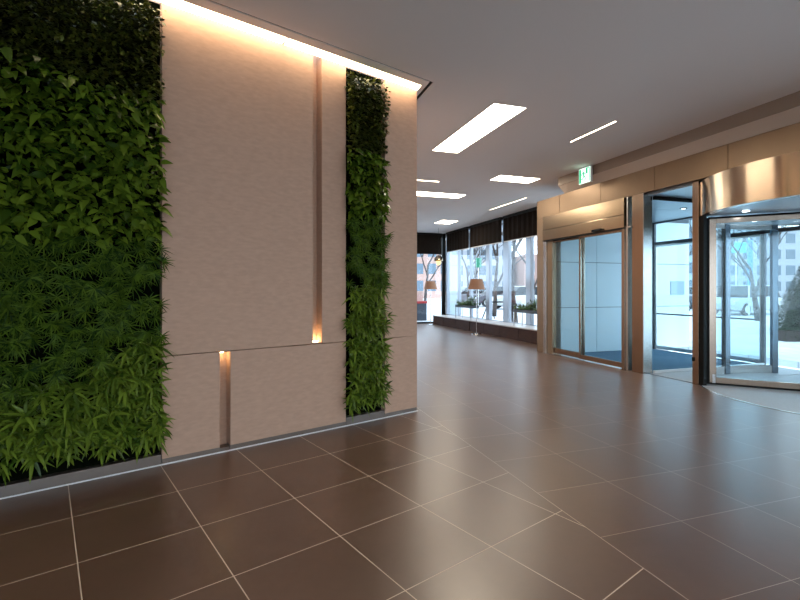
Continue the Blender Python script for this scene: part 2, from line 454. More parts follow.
def living_wall(s0, s1, z12, z23, z34, label, dn=1.0):
    t = thing('living_wall', W((s0+s1)/2, 0, 0), label, 'green wall', 'planted green walls')
    m = MB(); m.box(W,(s0+.001,s1-.001),(-.112,-.075),(.0,H+.03)); m.build('backing_panel', m_back, t)
    m = MB(); m.box(W,(s0+.003,s1-.003),(-.07,.0),(.0,.082))
    m.build('steel_tray', m_tray, t, bevel=.003)
    e = .0
    zt = lambda s: H-.07
    zb = lambda s: .185
    for nm, mk, mat, lo, hi, dn_, lab in (
        ('small_leaf_foliage', mk_small, m_leaf_small, z12, zt, 1700, 'small dark leaves at the top of the planting'),
        ('broad_leaf_foliage', mk_broad, m_leaf_broad, z23, z12, 1500, 'broad glossy green leaves'),
        ('palm_foliage', mk_palm, m_leaf_palm, z34, z23, 300, 'fine dark palm fronds'),
        ('strap_leaf_foliage', mk_strap, m_leaf_strap, zb, z34, 330, 'long arching bright green strap leaves at the foot')):
        mb = MB(); fill(s0+.015, s1-.015, lo, hi, dn_*dn, mk(mb))
        o = mb.build(nm, mat, t, smooth=True); o['label'] = lab; o['kind'] = 'stuff'
living_wall(-1.45,.746, lambda s: 3.0-.14*(s+.25), lambda s: 1.78-.04*s, lambda s: .66+.42*max(0,s+.1),
            'wide dense green planted wall filling the left edge')
living_wall(2.456,2.951, lambda s: 2.86, lambda s: 2.15, lambda s: 1.45,
            'narrow vertical strip of green planting set between beige stone panels', 1.25)

# ------------------------------------------------------------------ ceiling lights
labs = ['largest bright rectangular ceiling panel, nearest the stone wall corner','wide white rectangular ceiling panel beyond the exit sign, left of the beige fascia',
 'long white ceiling panel cut off by the stone wall corner','smallest far rectangular ceiling panel near the window blinds',
 'thin line light in the ceiling nearest the revolving door','thin far line light in the ceiling above the dark blinds',
 'short thin line light just beside the stone wall corner','unseen ceiling panel added above and behind the viewpoint to support the room light','unseen ceiling panel added to the right behind the viewpoint for warm steel reflections','unseen ceiling panel added farthest behind the viewpoint for warm steel reflections','thin line light beyond the top frame edge']
for i, (D0,D1,s0,s1) in enumerate(LIGHTS):
    line = min(D1-D0, s1-s0) < .1
    t = thing('line_light' if line else 'panel_light', F((D0+D1)/2,(s0+s1)/2,H), labs[i], 'ceiling light', 'thin line lights' if line else 'rectangular ceiling panels')
    e = .004 if line else .006; q = .012
    m = MB()
    m.box(F,(D0,D0+e),(s0,s1),(H-.002,H+.06)).box(F,(D1-e,D1),(s0,s1),(H-.002,H+.06)).box(F,(D0+e,D1-e),(s0,s0+e),(H-.002,H+.06)).box(F,(D0+e,D1-e),(s1-e,s1),(H-.002,H+.06))
    m.box(F,(D0,D1),(s0,s1),(H+.06,H+.07)); m.build('frame', m_frame, t)
    m = MB(); m.box(F,(D0+e,D1-e),(s0+e,s1-e),(H+.008,H+.02)); m.build('diffuser', m_line if line else m_panel, t)

# ------------------------------------------------------------------ FACADE (right wall)
FD = 6.2
wrt = MB()
wrt.box(F,(6.22,9.0),(-6,8.005),(3.02,H+.1)); wrt.box(F,(6.22,9.0),(8.005,8.45),(3.02,3.38)); wrt.box(F,(6.3,6.45),(-6,-2.4),(0,3.05))
wrt.box(F,(6.22,6.45),(8.45,8.95),(0,3.38)); wrt.box(F,(6.45,10.15),(8.50,8.95),(0,3.38))
wrt.box(F,(7.6,10.15),(8.0,8.95),(3.38,H+.1))
wallR = wrt.build('wall_right', m_clad, origin=(0,0,0)); struct(wallR, 'champagne metal clad entrance facade')
js = [8.97,8.18,6.98,5.78,4.58,3.38,2.18,.98,-.22,-1.42,-2.62,-3.82,-6.0]
for i in range(len(js)-1):
    m = MB(); m.box(F,(FD,6.219),(js[i+1]+.004,js[i]-.004),(3.005,3.39)); m.build('cladding_panel', m_clad, wallR, bevel=.002)
m = MB(); m.box(F,(FD,6.219),(8.70,8.965),(0,1.498)); m.build('cladding_panel', m_clad, wallR, bevel=.002)
m = MB(); m.box(F,(FD,6.219),(8.70,8.965),(1.504,2.998)); m.build('cladding_panel', m_clad, wallR, bevel=.002)
m = MB(); m.box(F,(6.2,9.0),(8.955,8.97),(0,3.39)); m.build('side_panel', m_clad, wallR)
# soffit with brown face and lighter sloping band
sf = MB()
for a, b_ in ((-6,8.01),):
    prof = [(6.04,H+.02),(6.04,3.53),(6.055,3.53),(6.055,H+.02)]
    vs = [F(D,a,z) for D,z in prof]+[F(D,b_,z) for D,z in prof]; sf.add(vs, [(0,1,2,3),(7,6,5,4)]+[(i,i+4,(i+1)%4+4,(i+1)%4) for i in range(4)])
struct(sf.build('trim_5', m_soffit), 'brown vertical soffit edge above the entrance')
sf = MB(); prof = [(6.05,3.53),(6.20,3.392),(6.24,3.392),(6.24,H+.02),(6.056,H+.02),(6.056,3.535)]
n=len(prof); vs = [F(D,-6,z) for D,z in prof]+[F(D,8.01,z) for D,z in prof]; sf.add(vs, [tuple(range(n)),tuple(range(2*n-1,n-1,-1))]+[(i,i+n,(i+1)%n+n,(i+1)%n) for i in range(n)])
struct(sf.build('trim_6', m_band), 'lighter sloping band under the soffit edge')

# exit sign
t = thing('exit_sign', F(5.95,7.115,3.40), 'small glowing green and white running figure exit sign hung from the ceiling edge', 'exit sign')
m = MB(); m.box(F,(5.955,6.0),(6.955,7.275),(3.385,3.685)); m.build('housing', m_frame, t, bevel=.004)
m = MB(); m.box(F,(5.951,5.956),(6.965,7.265),(3.395,3.675)); m.build('lit_face', m_exit_w, t)
pic = MB()
def q(s0,s1,z0,z1): pic.box(F,(5.947,5.951),(s0,s1),(z0,z1))
def stroke(pts, w):
    for (s0,z0),(s1,z1) in zip(pts[:-1],pts[1:]):
        pic.tube(F(5.949,s0,z0),F(5.949,s1,z1),w,w,6)
q(7.205,7.255,3.405,3.665); q(6.975,6.992,3.405,3.665)   # far band is left in view
q(7.03,7.075,3.56,3.665); q(6.992,7.075,3.655,3.668)
pic.disc((0,0),0,0,0) if False else None
cen = (7.15,3.63); ring = [F(5.947,cen[0]+.016*math.cos(k*.628),cen[1]+.016*math.sin(k*.628)) for k in range(10)]
pic.add([Vector(p) for p in []],[])
vs = [F(5.947,cen[0]+.017*math.cos(k*.628),cen[1]+.017*math.sin(k*.628)) for k in range(10)]
pic.add(vs,[tuple(range(10))])
stroke([(7.145,3.605),(7.125,3.53)],.014); stroke([(7.125,3.53),(7.09,3.49),(7.10,3.43)],.009); stroke([(7.125,3.53),(7.155,3.48),(7.19,3.47)],.009)
stroke([(7.145,3.60),(7.10,3.575),(7.085,3.545)],.007); stroke([(7.145,3.60),(7.18,3.57),(7.185,3.54)],.007)
pic.build('pictogram', m_exit_g, t)

# ---- door 1 : sliding door
d1 = thing('door_1', F(6.2,7.5,0), 'two leaf glass sliding door with brushed gold cassette', None, None, 'structure')
m = MB(); m.box(F,(6.14,6.30),(6.36,8.68),(2.70,2.995)); m.build('cassette', m_gold, d1, bevel=.004)
m = MB(); m.box(F,(6.14,6.30),(6.36,8.68),(2.475,2.694)); m.build('cassette_cover', m_gold, d1, bevel=.004)
m = MB(); m.box(F,(6.145,6.30),(6.36,8.68),(2.455,2.474)); m.build('cassette_lip', m_dark, d1)
def framed(name, parent, D0, D1, s0, s1, z0, z1, w, wb, mat, gl=m_glassd, wt=None):
    wt = w if wt is None else wt
    m = MB(); m.box(F,(D0,D1),(s0,s0+w),(z0,z1)).box(F,(D0,D1),(s1-w,s1),(z0,z1)).box(F,(D0,D1),(s0+w,s1-w),(z0,z0+wb)).box(F,(D0,D1),(s0+w,s1-w),(z1-wt,z1))
    fr = m.build(name, mat, parent, bevel=.003)
    Dm = (D0+D1)/2; m = MB(); m.box(F,(Dm-.004,Dm+.004),(s0+w,s1-w),(z0+wb,z1-wt)); m.build('glass_pane', gl, fr)
    return fr
framed('sliding_leaf', d1, 6.25,6.29, 7.50,8.60,.03,2.455,.045,.11,m_bronze)
framed('sliding_leaf', d1, 6.19,6.23, 6.42,7.56,.03,2.455,.045,.09,m_bronze)
m = MB(); m.box(F,(6.17,6.31),(8.60,8.695),(0,2.455)); m.build('jamb', m_steel, d1, bevel=.003)
m = MB(); m.box(F,(6.15,6.31),(6.36,6.42),(0,2.995)); m.build('jamb', m_bronze, d1, bevel=.003)
m = MB(); m.box(F,(6.15,6.32),(6.42,8.60),(0,.012)); m.build('floor_track', m_steel, d1, bevel=.002)
t = thing('door_sensor', F(6.12,6.98,2.47), 'small dark motion sensor on the cassette above the sliding glass door', 'sensor')
m = MB(); m.box(F,(6.09,6.14),(6.86,7.10),(2.478,2.52)); m.build('body', m_dark, t, bevel=.01)
m = MB(); m.box(F,(6.085,6.09),(6.9,7.06),(2.484,2.50)); m.build('lens', m_carglass, t)
# sidelight strip between door and pillar
w1 = thing('window_1', F(6.2,6.3,0), 'narrow glass sidelight between sliding door and bronze pillar', None, None, 'structure')
m = MB(); m.box(F,(6.17,6.30),(6.30,6.355),(0,2.46)).box(F,(6.17,6.30),(6.24,6.355),(2.46,2.49)).box(F,(6.17,6.30),(6.30,6.33),(2.49,2.995)); m.build('window_frame', m_steel, w1, bevel=.003)
m = MB(); m.box(F,(6.23,6.238),(6.24,6.30),(.03,2.995)); m.build('glass_pane', m_glassd, w1)
# pillar beside the recess
p1 = thing('trim_7', F(6.3,6.12,0), 'bronze pillar right of the sliding door with steel side', None, None, 'structure')
m = MB(); m.box(F,(6.20,6.39),(6.012,6.24),(0,3.003)); m.build('pillar_core', m_bronze, p1, bevel=.003)
m = MB(); m.box(F,(6.203,6.388),(6.0,6.0115),(0,3.0)); m.build('steel_side', m_steel, p1)
# pillar 2
p2 = thing('trim_8', F(6.3,5.1,0), 'slim bronze pillar left of the revolving door', None, None, 'structure')
m = MB(); m.box(F,(6.25,6.36),(5.055,5.155),(0,3.0)); m.build('pillar_core', m_bronze, p2, bevel=.004)
m = MB(); m.box(F,(6.27,6.33),(4.99,5.054),(0,3.0)); m.build('black_seal', m_dark, p2)
t = tag(MB().box(F,(6.235,6.25),(5.12,5.15),(.34,.40)).build('push_button', m_dark, None, bevel=.004), 'small black push button low on the slim bronze pillar', 'button')

# vestibule
ve = MB(); ve.box(F,(6.30,9.05),(5.16,8.45),(-.10,.004)); struct(ve.build('floor_vestibule', m_carpet), 'dark blue mat floor of the glazed vestibule')
ve = MB(); ve.box(F,(6.30,9.05),(5.16,5.97),(.004,.008)); struct(ve.build('floor_recess', m_mat), 'grey floor of the recess beside the vestibule')
vc = MB(); vc.box(F,(6.30,9.0),(5.0,6.90),(2.96,3.01)).box(F,(6.30,9.0),(6.91,8.45),(2.96,3.01))
struct(vc.build('ceiling_vestibule', m_vest_ceil), 'blue grey metal ceiling of the vestibule')
wv = thing('wall_vestibule', F(8,8.47,0), 'pale blue back painted glass wall of the vestibule', None, None, 'structure')
for i, (a, b_) in enumerate(((6.32,7.40),(7.40,8.60),(8.60,9.0),(9.1,10.15))):
    for z0 in (0,1,2):
        m = MB(); m.box(F,(a+.006,b_-.006),(8.45,8.485),(z0+.006,min(z0+1,2.96 if i<3 else 3.3)-.006)); m.build('wall_panel', m_white_panel, wv)
m = MB(); m.box(F,(6.32,10.15),(8.484,8.50),(0,3.3)); m.build('joint_backing', m_navy, wv)
t = tag(MB().box(F,(9.55,9.98),(8.435,8.449),(1.27,1.60)).build('notice_board', m_poster, None, bevel=.004), 'grey blue notice plate on the pale wall outside the vestibule', 'sign')
# glass side wall s=6
w2 = thing('window_2', F(7.6,5.98,0), 'frameless glass side wall of the vestibule', None, None, 'structure')
m = MB(); m.box(F,(6.40,9.0),(5.975,5.985),(.05,2.90)); m.build('glass_pane', m_glassd, w2)
m = MB(); m.box(F,(6.40,9.0),(5.965,5.995),(.0,.05)); m.build('base_rail', m_white, w2, bevel=.003)
m = MB(); m.box(F,(6.40,9.0),(5.96,6.0),(2.90,2.96)); m.build('top_rail', m_dark, w2)
for D in (7.7,):
    m = MB(); m.box(F,(D,D+.02),(5.97,5.99),(.05,2.90)); m.build('joint', m_steel, w2)
# outer doors D=9
d3 = thing('door_3', F(9.0,7.2,0), 'outer glass doors of the vestibule', None, None, 'structure')
m = MB(); m.box(F,(9.0,9.08),(5.16,8.45),(2.43,2.50)).box(F,(9.0,9.06),(5.16,8.45),(2.93,3.02)); m.build('header', m_navy, d3)
m = MB()
for s in (5.16, 5.98, 8.40): m.box(F,(9.0,9.06),(s,s+.05),(0,2.93))
m.build('jamb', m_navy, d3)
for a, b_ in ((6.03,7.2),(7.2,8.40)):
    lf = framed('door_leaf', d3, 9.02,9.05,a,b_,.02,2.43,.04,.08,m_steel)
    mm = MB(); mm.tube(F(8.97,a+.1,.84),F(8.97,b_-.1,.84),.016,.016,8); mm.tube(F(8.97,a+.15,.84),F(9.02,a+.15,.84),.01); mm.tube(F(8.97,b_-.15,.84),F(9.02,b_-.15,.84),.01); mm.build('push_bar', m_dark, lf)
m = MB(); m.box(F,(9.02,9.03),(5.21,8.40),(2.50,2.93)); m.build('transom_glass', m_glassd, d3)
m = MB(); m.box(F,(9.02,9.03),(5.21,5.98),(.0,2.43)); m.build('side_glass', m_glassd, d3)
for D, s in ((7.9,6.7),(7.0,7.6)):
    t = thing('downlight', F(D,s,2.955), 'small round downlight in the vestibule ceiling, %s' % ('nearer the glass side wall' if D>7.5 else 'over the sliding door'), 'ceiling light', 'vestibule downlights')
    m = MB(); m.ringwall((D,s),.045,.06,0,360,2.945,2.959,24); m.build('trim_ring', m_dark, t)
    m = MB(); m.disc((D,s),.044,2.95,2.958,seg=24); m.build('lens', m_spot, t)

# ---- door 2 : revolving door
C = (7.545, 3.9); RR = 1.66
d2 = thing('door_2', F(C[0],C[1],0), 'large revolving door with curved bronze steel canopy', None, None, 'structure')
m = MB(); m.ringwall(C,1.70,1.72,0,360,2.47,2.96,128); m.build('canopy', m_canopy, d2, smooth='auto')
m = MB(); m.disc(C,1.695,2.93,2.95,seg=96); m.ringwall(C,1.60,1.70,0,360,2.475,2.49,96); m.build('canopy_top', m_steel, d2)
m = MB(); m.disc(C,1.60,2.48,2.50,seg=96); m.build('canopy_underside', m_vest_ceil, d2)
for a in (150,210,90,30,-30,-90):
    c = (C[0]+1.25*math.cos(R_(a)), C[1]+1.25*math.sin(R_(a)))
    m = MB(); m.disc(c,.04,2.472,2.479,seg=20); m.build('downlight', m_spot, d2)
m = MB(); m.disc(C,1.70,-.06,.004,seg=96); m.build('floor_disc', m_mat, d2)
m = MB(); m.ringwall(C,1.70,1.72,0,360,-.03,.006,96); m.build('floor_ring', m_steel, d2)
for sg_ in (1,-1):
    a0, a1 = 137*sg_, 62*sg_
    dw = MB(); dw.ringwall(C,RR,RR+.012,a0,a1,.14,2.40,40); g_ = dw.build('curved_glass', m_glassd, d2, smooth='auto')
    m = MB(); m.ringwall(C,RR-.02,RR+.03,a0,a1,.004,.14,40); m.build('base_rail', m_steel, d2, smooth='auto')
    m = MB(); m.ringwall(C,RR-.02,RR+.03,a0,a1,2.40,2.475,40); m.build('head_rail', m_steel, d2, smooth='auto')
    for aa, w_ in ((62,3),(92,4),(136,2)):
        m = MB(); m.ringwall(C,RR-.03,RR+.04,(aa-w_/2)*sg_,(aa+w_/2)*sg_,.004,2.475,4); m.build('post', m_dsteel, d2, bevel=.003)
m = MB(); m.tube(F(C[0],C[1],0),F(C[0],C[1],2.48),.05,.05,20); m.build('shaft', m_steel, d2, smooth='auto')
for a in (134,44,-46,-136):
    dr = (math.cos(R_(a)), math.sin(R_(a)))
    def G(r, w): return F(C[0]+dr[0]*r-dr[1]*w, C[1]+dr[1]*r+dr[0]*w)
    m = MB(); w = .02
    m.box(G,(1.50,1.585),(-w,w),(.035,2.44)).box(G,(.055,.13),(-w,w),(.035,2.44)).box(G,(.13,1.50),(-w,w),(.035,.115)).box(G,(.13,1.50),(-w,w),(2.37,2.44))
    wg = m.build('wing', m_bronze, d2, bevel=.003)
    m = MB(); m.box(G,(.13,1.50),(-.004,.004),(.115,2.37)); m.build('glass_pane', m_glassd, wg)
    m = MB(); m.box(G,(.06,1.60),(-.01,.01),(.008,.035)).box(G,(1.585,1.64),(-.01,.01),(.008,2.46)).box(G,(.06,1.60),(-.01,.01),(2.44,2.468)); m.build('brush_seal', m_dark, wg)
    m = MB(); m.box(G,(1.51,1.55),(-w-.006,-w),(.03,.16)).box(G,(1.51,1.55),(w,w+.006),(.03,.16)); pl = m.build('foot_bolt', m_chrome, wg, bevel=.003)
# glazing beyond the revolving door (beyond the frame edge)
w3 = thing('window_3', F(6.25,0,0), 'glazed wall beyond the revolving door', None, None, 'structure')
m = MB(); m.box(F,(6.25,6.32),(2.73,2.82),(0,3.0))
for s in (1.5,.2,-1.1,-2.4): m.box(F,(6.25,6.32),(s,s+.06),(0,3.0))
m.box(F,(6.25,6.32),(-2.34,2.73),(0,.08)).box(F,(6.25,6.32),(-2.34,2.73),(2.47,2.55)); m.build('window_frame', m_bronze, w3)
m = MB(); m.box(F,(6.28,6.29),(-2.34,2.73),(.08,3.0)); m.build('glass_pane', m_glass, w3)

# ------------------------------------------------------------------ WINDOW WALL far
DW = 7.67
w4 = thing('window_4', F(DW,13,0), 'long window wall with silver mullions behind the walnut bench', None, None, 'structure')
wl_ = MB(); wl_.box(F,(DW,7.9),(8.9,17.75),(0,.33)).box(F,(DW+.02,7.9),(8.9,17.75),(3.60,H+.1)); wl_.build('sill_wall', m_mull, w4)
def s_at(x, D=DW):
    a = (x-400)/460; Y = D/(NX*a+NY); return Y*(VY+VX*a)
m = MB()
for x, w in ((446,.10),(457.5,.06),(469.5,.07),(487,.22),(505,.30),(527.5,.24)):
    s = s_at(x); m.box(F,(DW+.02,DW+.14),(s-w/2,s+w/2),(.33,3.6))
m.box(F,(DW+.02,DW+.1),(8.9,17.6),(.33,.38)); m.build('window_frame', m_mull, w4, bevel=.004)
m = MB(); m.box(F,(DW+.07,DW+.078),(8.97,17.55),(.38,3.6)); m.build('glass_pane', m_glass, w4)
# back window, s = 17.57
w5 = thing('window_5', F(5,17.6,0), 'full height glazed end wall beyond the lamps', None, None, 'structure')
m = MB()
for D in (1.85,3.3,4.75,6.2,7.58): m.box(F,(D,D+.08),(17.57,17.68),(0,H))
m.box(F,(1.85,7.66),(17.57,17.68),(0,.06)); m.box(F,(1.85,7.66),(17.58,17.68),(3.55,H+.05)); m.build('window_frame', m_dark, w5)
m = MB(); m.box(F,(1.93,7.6),(17.62,17.628),(.06,3.56)); m.build('glass_pane', m_glass, w5)
m = MB(); m.box(F,(7.62,7.70),(17.50,17.72),(0,H)); struct(m.build('trim_9', m_dark), 'dark corner post where the two window walls meet')
# blinds
bl = [(446.5,469.2,'leftmost dark roller blind on the long window wall, over the leafy planter'),(469.9,502.4,'middle dark roller blind on the long window wall, over the floor lamp'),(503.2,545,'nearest dark roller blind on the long window wall, beside the metal pier')]
for x0, x1, lab in bl:
    s1, s0 = s_at(x0,7.6), max(s_at(x1,7.6), 9.0)
    t = thing('roller_blind', F(7.6,(s0+s1)/2,2.9), lab, 'blind', 'dark blinds over the windows')
    m = MB(); n = 26
    pts = []
    for k in range(n+1):
        pts.append((s0+.05+(s1-s0-.1)*k/n, 7.60+.012*math.sin(k*1.9)))
    for (a,da),(b_,db) in zip(pts[:-1],pts[1:]):
        m.prism([F(da,a),F(db,b_),F(db+.006,b_),F(da+.006,a)],2.91,3.62)
    m.build('fabric', m_blind, t)
    m = MB(); m.box(F,(7.585,7.625),(s0+.05,s1-.05),(2.885,2.91)); m.build('bottom_bar', m_white, t)
    m = MB(); m.box(F,(7.56,7.65),(s0+.03,s1-.03),(3.62,3.695)); m.build('headbox', m_dark, t)
for D0, D1, lab in ((4.72,6.18,'dark blind high on the end window, behind the stone wall edge'),(6.22,7.50,'dark blind high on the end window, beside the corner post')):
    t = thing('roller_blind', F((D0+D1)/2,17.5,2.85), lab, 'blind', 'dark blinds over the windows')
    m = MB(); m.box(F,(D0,D1),(17.48,17.488),(2.86,3.62)); m.build('fabric', m_blind, t)
    m = MB(); m.box(F,(D0,D1),(17.465,17.50),(2.835,2.86)); m.build('bottom_bar', m_dark, t)
    m = MB(); m.box(F,(D0,D1),(17.44,17.52),(3.62,3.695)); m.build('headbox', m_dark, t)
# rear walls
m = MB(); m.prism([REAR_A+Vector((-.1,.05,0)),REAR_B,REAR_B-Vector((UX,UY,0))*.2,REAR_A-Vector((UX,UY,0))*.2],0,H+.1); struct(m.build('wall_back', m_plaster), 'plain warm wall behind the viewpoint')
def GN(a, b_): return REAR_B+dd*a+nn*b_
LN = (REAR_C-REAR_B).length
w6 = thing('window_added', GN(LN/2,.1), 'unseen tall glazed wall added behind the viewpoint to let daylight onto the ceiling', None, None, 'structure')  # unseen glazing added so daylight reaches the ceiling
m = MB(); m.box(GN,(-.1,LN+.2),(0,.2),(3.3,H+.1))
for k in range(9): m.box(GN,(LN*k/8-.04,LN*k/8+.04),(.02,.14),(0,3.3))
m.build('window_frame', m_plaster, w6)
m = MB(); m.box(GN,(0,LN),(.07,.08),(0,3.3)); m.build('glass_pane', m_glass, w6)

# benches
for a, b_, lab in ((13.92,17.1,'dark walnut window bench section left of the front floor lamp'),(9.0,13.88,'dark walnut window bench section running to the metal pier, right of the floor lamp')):
    t = thing('window_bench', F(7.3,(a+b_)/2,0), lab, 'bench', 'walnut bench sections under the windows')
    m = MB(); m.box(F,(6.97,7.66),(a,b_),(.0,.335)); m.build('base', m_wood, t, bevel=.004)
    m = MB(); m.box(F,(6.95,7.665),(a,b_),(.336,.366)); m.build('seat', m_sill, t, bevel=.004)
    n = int((b_-a)/1.2)
    for k in range(1,n+1):
        s = a+(b_-a)*k/(n+1); m = MB(); m.box(F,(6.966,6.972),(s-.003,s+.003),(.01,.33)); m.build('panel_joint', m_dark, t)

# floor lamps
def lamp(x, Y, lab):
    c = px(x, Y); t = thing('floor_lamp', c, lab, 'floor lamp', 'shaded floor lamps')
    m = MB(); m.lathe(c,[(0,.0),(.15,.0),(.155,.008),(.15,.02),(.03,.028),(.012,.04),(0,.04)]); m.build('base', m_chrome, t, smooth='auto')
    m = MB(); m.tube(c+ZZ*.03,c+ZZ*1.50,.011,.011,12); m.build('pole', m_chrome, t, smooth='auto')
    m = MB(); m.lathe(c,[(.262,1.40),(.185,1.72),(.181,1.72),(.258,1.40),(.262,1.40)]); m.build('lamp_shade', m_shade, t, smooth='auto')
    m = MB(); m.lathe(c,[(0,1.50),(.02,1.50),(.04,1.54),(.045,1.57),(.03,1.61),(0,1.62)],16); m.build('bulb', m_bulb, t, smooth=True)
    m = MB()
    for k in range(3):
        an = k*2.094; m.tube(c+ZZ*1.69,c+Vector((.187*math.cos(an),.187*math.sin(an),1.70)),.003,.003,5)
    m.tube(c+ZZ*1.49,c+ZZ*1.69,.004,.004,6); m.build('shade_carrier', m_chrome, t)
lamp(476.5,14.35,'floor lamp with beige cone shade in front of the long walnut bench')
lamp(430.5,18.0,'floor lamp with beige cone shade in the far corner before the end window')

# planters
def planter(a, b_, D, lab):
    t = thing('planter', F(D,(a+b_)/2,.366), lab, 'planter', 'raised planters on the window bench')
    z0, z1 = .76, .84
    m = MB(); m.box(F,(D-.15,D+.15),(a,b_),(z0,z1)); m.build('trough', m_navy, t, bevel=.006)
    m = MB(); m.box(F,(D-.135,D+.135),(a+.015,b_-.015),(z1,z1+.008)); m.build('soil', m_soil, t)
    for s in (a+.03,b_-.03):
        for q_ in (-.13,.13):
            m = MB(); m.box(F,(D+q_-.012,D+q_+.012),(s-.012,s+.012),(.367,z0)); m.build('leg', m_chrome, t)
    mb = MB(); r = rnd
    for k in range(int((b_-a)*900)):
        s = r.uniform(a+.02,b_-.02); D_ = D+r.uniform(-.14,.14); h = r.uniform(0,.30)
        d = Vector((r.uniform(-1,1),r.uniform(-1,1),r.uniform(-.1,1.3)))
        leaf(mb, F(D_,s,z1+h*(.55+.45*math.sin(s*5))), d, ZZ, r.uniform(.06,.15), .026, 'strap', .4, .2, 3)
    o = mb.build('foliage', m_leaf_plant, t, smooth=True); o['kind'] = 'stuff'
planter(13.95,15.2,7.2,'leafy trough planter on thin legs left of the front floor lamp')
planter(9.95,11.35,7.2,'long trough planter on thin legs on the bench beside the metal pier')

# ------------------------------------------------------------------ OUTSIDE
m = MB(); m.prism([F(7.75,8.97),F(10.2,8.97),F(10.2,2),F(6.46,2),F(6.46,-6.3),REAR_B+nn*.2,REAR_B+Vector((-1,-24,0)),F(6.46,-30),F(34,-30),F(34,60),F(7.9,60),F(7.9,30),F(-6,30),F(-6,17.75),F(7.75,17.75)],-.15,-.012)
struct(m.build('ground', m_paver, origin=(0,0,0)), 'pale paved forecourt outside')
m = MB(); m.prism([F(6.46,2),F(9.06,2),F(9.06,8.97),F(6.46,8.97)],-.2,-.101); struct(m.build('ground_slab', m_kerb), 'slab under the vestibule')
m = MB(); m.box(F,(34,120),(-80,140),(-.25,-.10)); struct(m.build('road', m_road), 'grey asphalt street')
m = MB(); m.box(F,(33.6,34.02),(-30,60),(-.2,.03)); struct(m.build('kerb', m_kerb), 'pale kerb between forecourt and street')
# exterior white pier beyond the window corner
e = thing('wall_pier', F(8,17.8,0), 'pale blue panelled outside wall beyond the window corner', None, None, 'structure')
for z0 in (0,1.2,2.4):
    m = MB(); m.box(F,(7.92,8.45),(17.6,17.75),(z0+.006,z0+1.194)); m.build('wall_panel', m_white_panel, e)
m = MB(); m.box(F,(7.92,8.44),(17.65,17.95),(0,3.7)); m.build('wall_core', m_bld3, e)

# kiosk beyond the end window
c = F(5.5,19.6)
t = thing('counter', F(5.5,19.6,-.012), 'dark counter with red band and pale pink back panel behind the end window', 'counter')
m = MB(); m.box(F,(3.0,7.6),(19.4,19.9),(-.012,.76)); m.build('base', m_navy, t, bevel=.01)
m = MB(); m.box(F,(2.98,7.62),(19.36,19.94),(.76,.86)); m.build('top_band', m_red, t, bevel=.01)
m = MB(); m.box(F,(3.0,7.6),(19.85,19.92),(.86,1.30)); m.build('back_panel', m_pink, t)
t = thing('pendant_lamp', F(7.0,17.1,2.45), 'gold pendant lamp hanging by the corner of the end window', 'lamp')
cc = px(438.5,17.3)
t.location = cc+ZZ*2.33; t['_loc'] = tuple(cc+ZZ*2.33)
m = MB(); m.lathe(cc,[(.0,2.68),(.05,2.67),(.15,2.58),(.18,2.5),(.16,2.46),(.17,2.5),(.14,2.57),(0,2.66)],24); m.build('shade', m_gold, t, smooth='auto')
m = MB(); m.lathe(cc,[(.0,2.30),(.06,2.33),(.09,2.42),(.07,2.52),(0,2.54)],20); m.build('globe', m_gold_lamp, t, smooth=True)
m = MB(); m.tube(cc+ZZ*2.66,cc+ZZ*H,.005,.005,6); m.build('cord', m_dark, t)

# bare trees
def tree(loc, h, seed, lab, r0=.13, lean=(0,0)):
    r = random.Random(seed); tr = MB(); br = MB()
    def grow(p, d, L, rad, lvl, mb):
        n = 4 if lvl < 3 else 2; q_ = p.copy(); pts = [q_.copy()]
        for k in range(n):
            d = (d+Vector((r.uniform(-.12,.12),r.uniform(-.12,.12),.05))).normalized()
            q2 = q_+d*(L/n); r1 = rad*(1-.14*(k+1))
            mb.tube(q_,q2,rad*(1-.14*k),r1,7 if lvl<2 else 4); q_ = q2; pts.append(q_.copy())
        if lvl >= 5: return
        for k in range(3):
            b0 = pts[r.randint(n//2,n)] if k else pts[-1]
            an = r.uniform(0,6.28); sp = r.uniform(.45,.95)
            nd = (d+Vector((math.cos(an)*sp,math.sin(an)*sp,r.uniform(0,.35)))).normalized()
            grow(b0, nd, L*r.uniform(.58,.8), max(rad*.52,.014), lvl+1, br)
    t = thing('bare_tree', loc, lab, 'tree', 'leafless street trees')
    grow(Vector(loc)+Vector((0,0,0)), Vector((lean[0],lean[1],1)).normalized(), h*.36, r0, 0, tr)
    tr.build('trunk', m_bark, t, smooth=True); br.build('branches', m_bark, t)
def gz(v): v.z = -.012; return v
tree(gz(px(452,30)),8.5,1,'leafless tree seen through the window between the far lamp and first planter')
tree(gz(px(494,24)),8,2,'leafless tree seen right of the front floor lamp through the window')
tree(gz(px(515,17)),7,3,'nearest leafless tree seen through the window, above the right planter')
tree(gz(px(478,45)),9,4,'distant leafless tree seen behind the front lampshade')
tree(gz(px(425,34)),9,5,'leafless tree seen through the end window behind the far lamp')
tree(gz(px(842,17.5)),8.5,6,'leafless tree right of the revolving door with branches reaching over it', .13, (-.15,0))
tree(gz(px(468,40.5)),9,12,'leafless tree seen above the left planter, just left of the green street sign')
tree(gz(px(534,27)),7.5,13,'leafless tree seen at the right end of the window wall, partly behind the metal pier')
tree(gz(px(758,20.5)),6.5,14,'leafless tree seen through the revolving door beside the blue banner sign')
tree(gz(px(688,30)),8,8,'leafless tree seen through the vestibule glass')

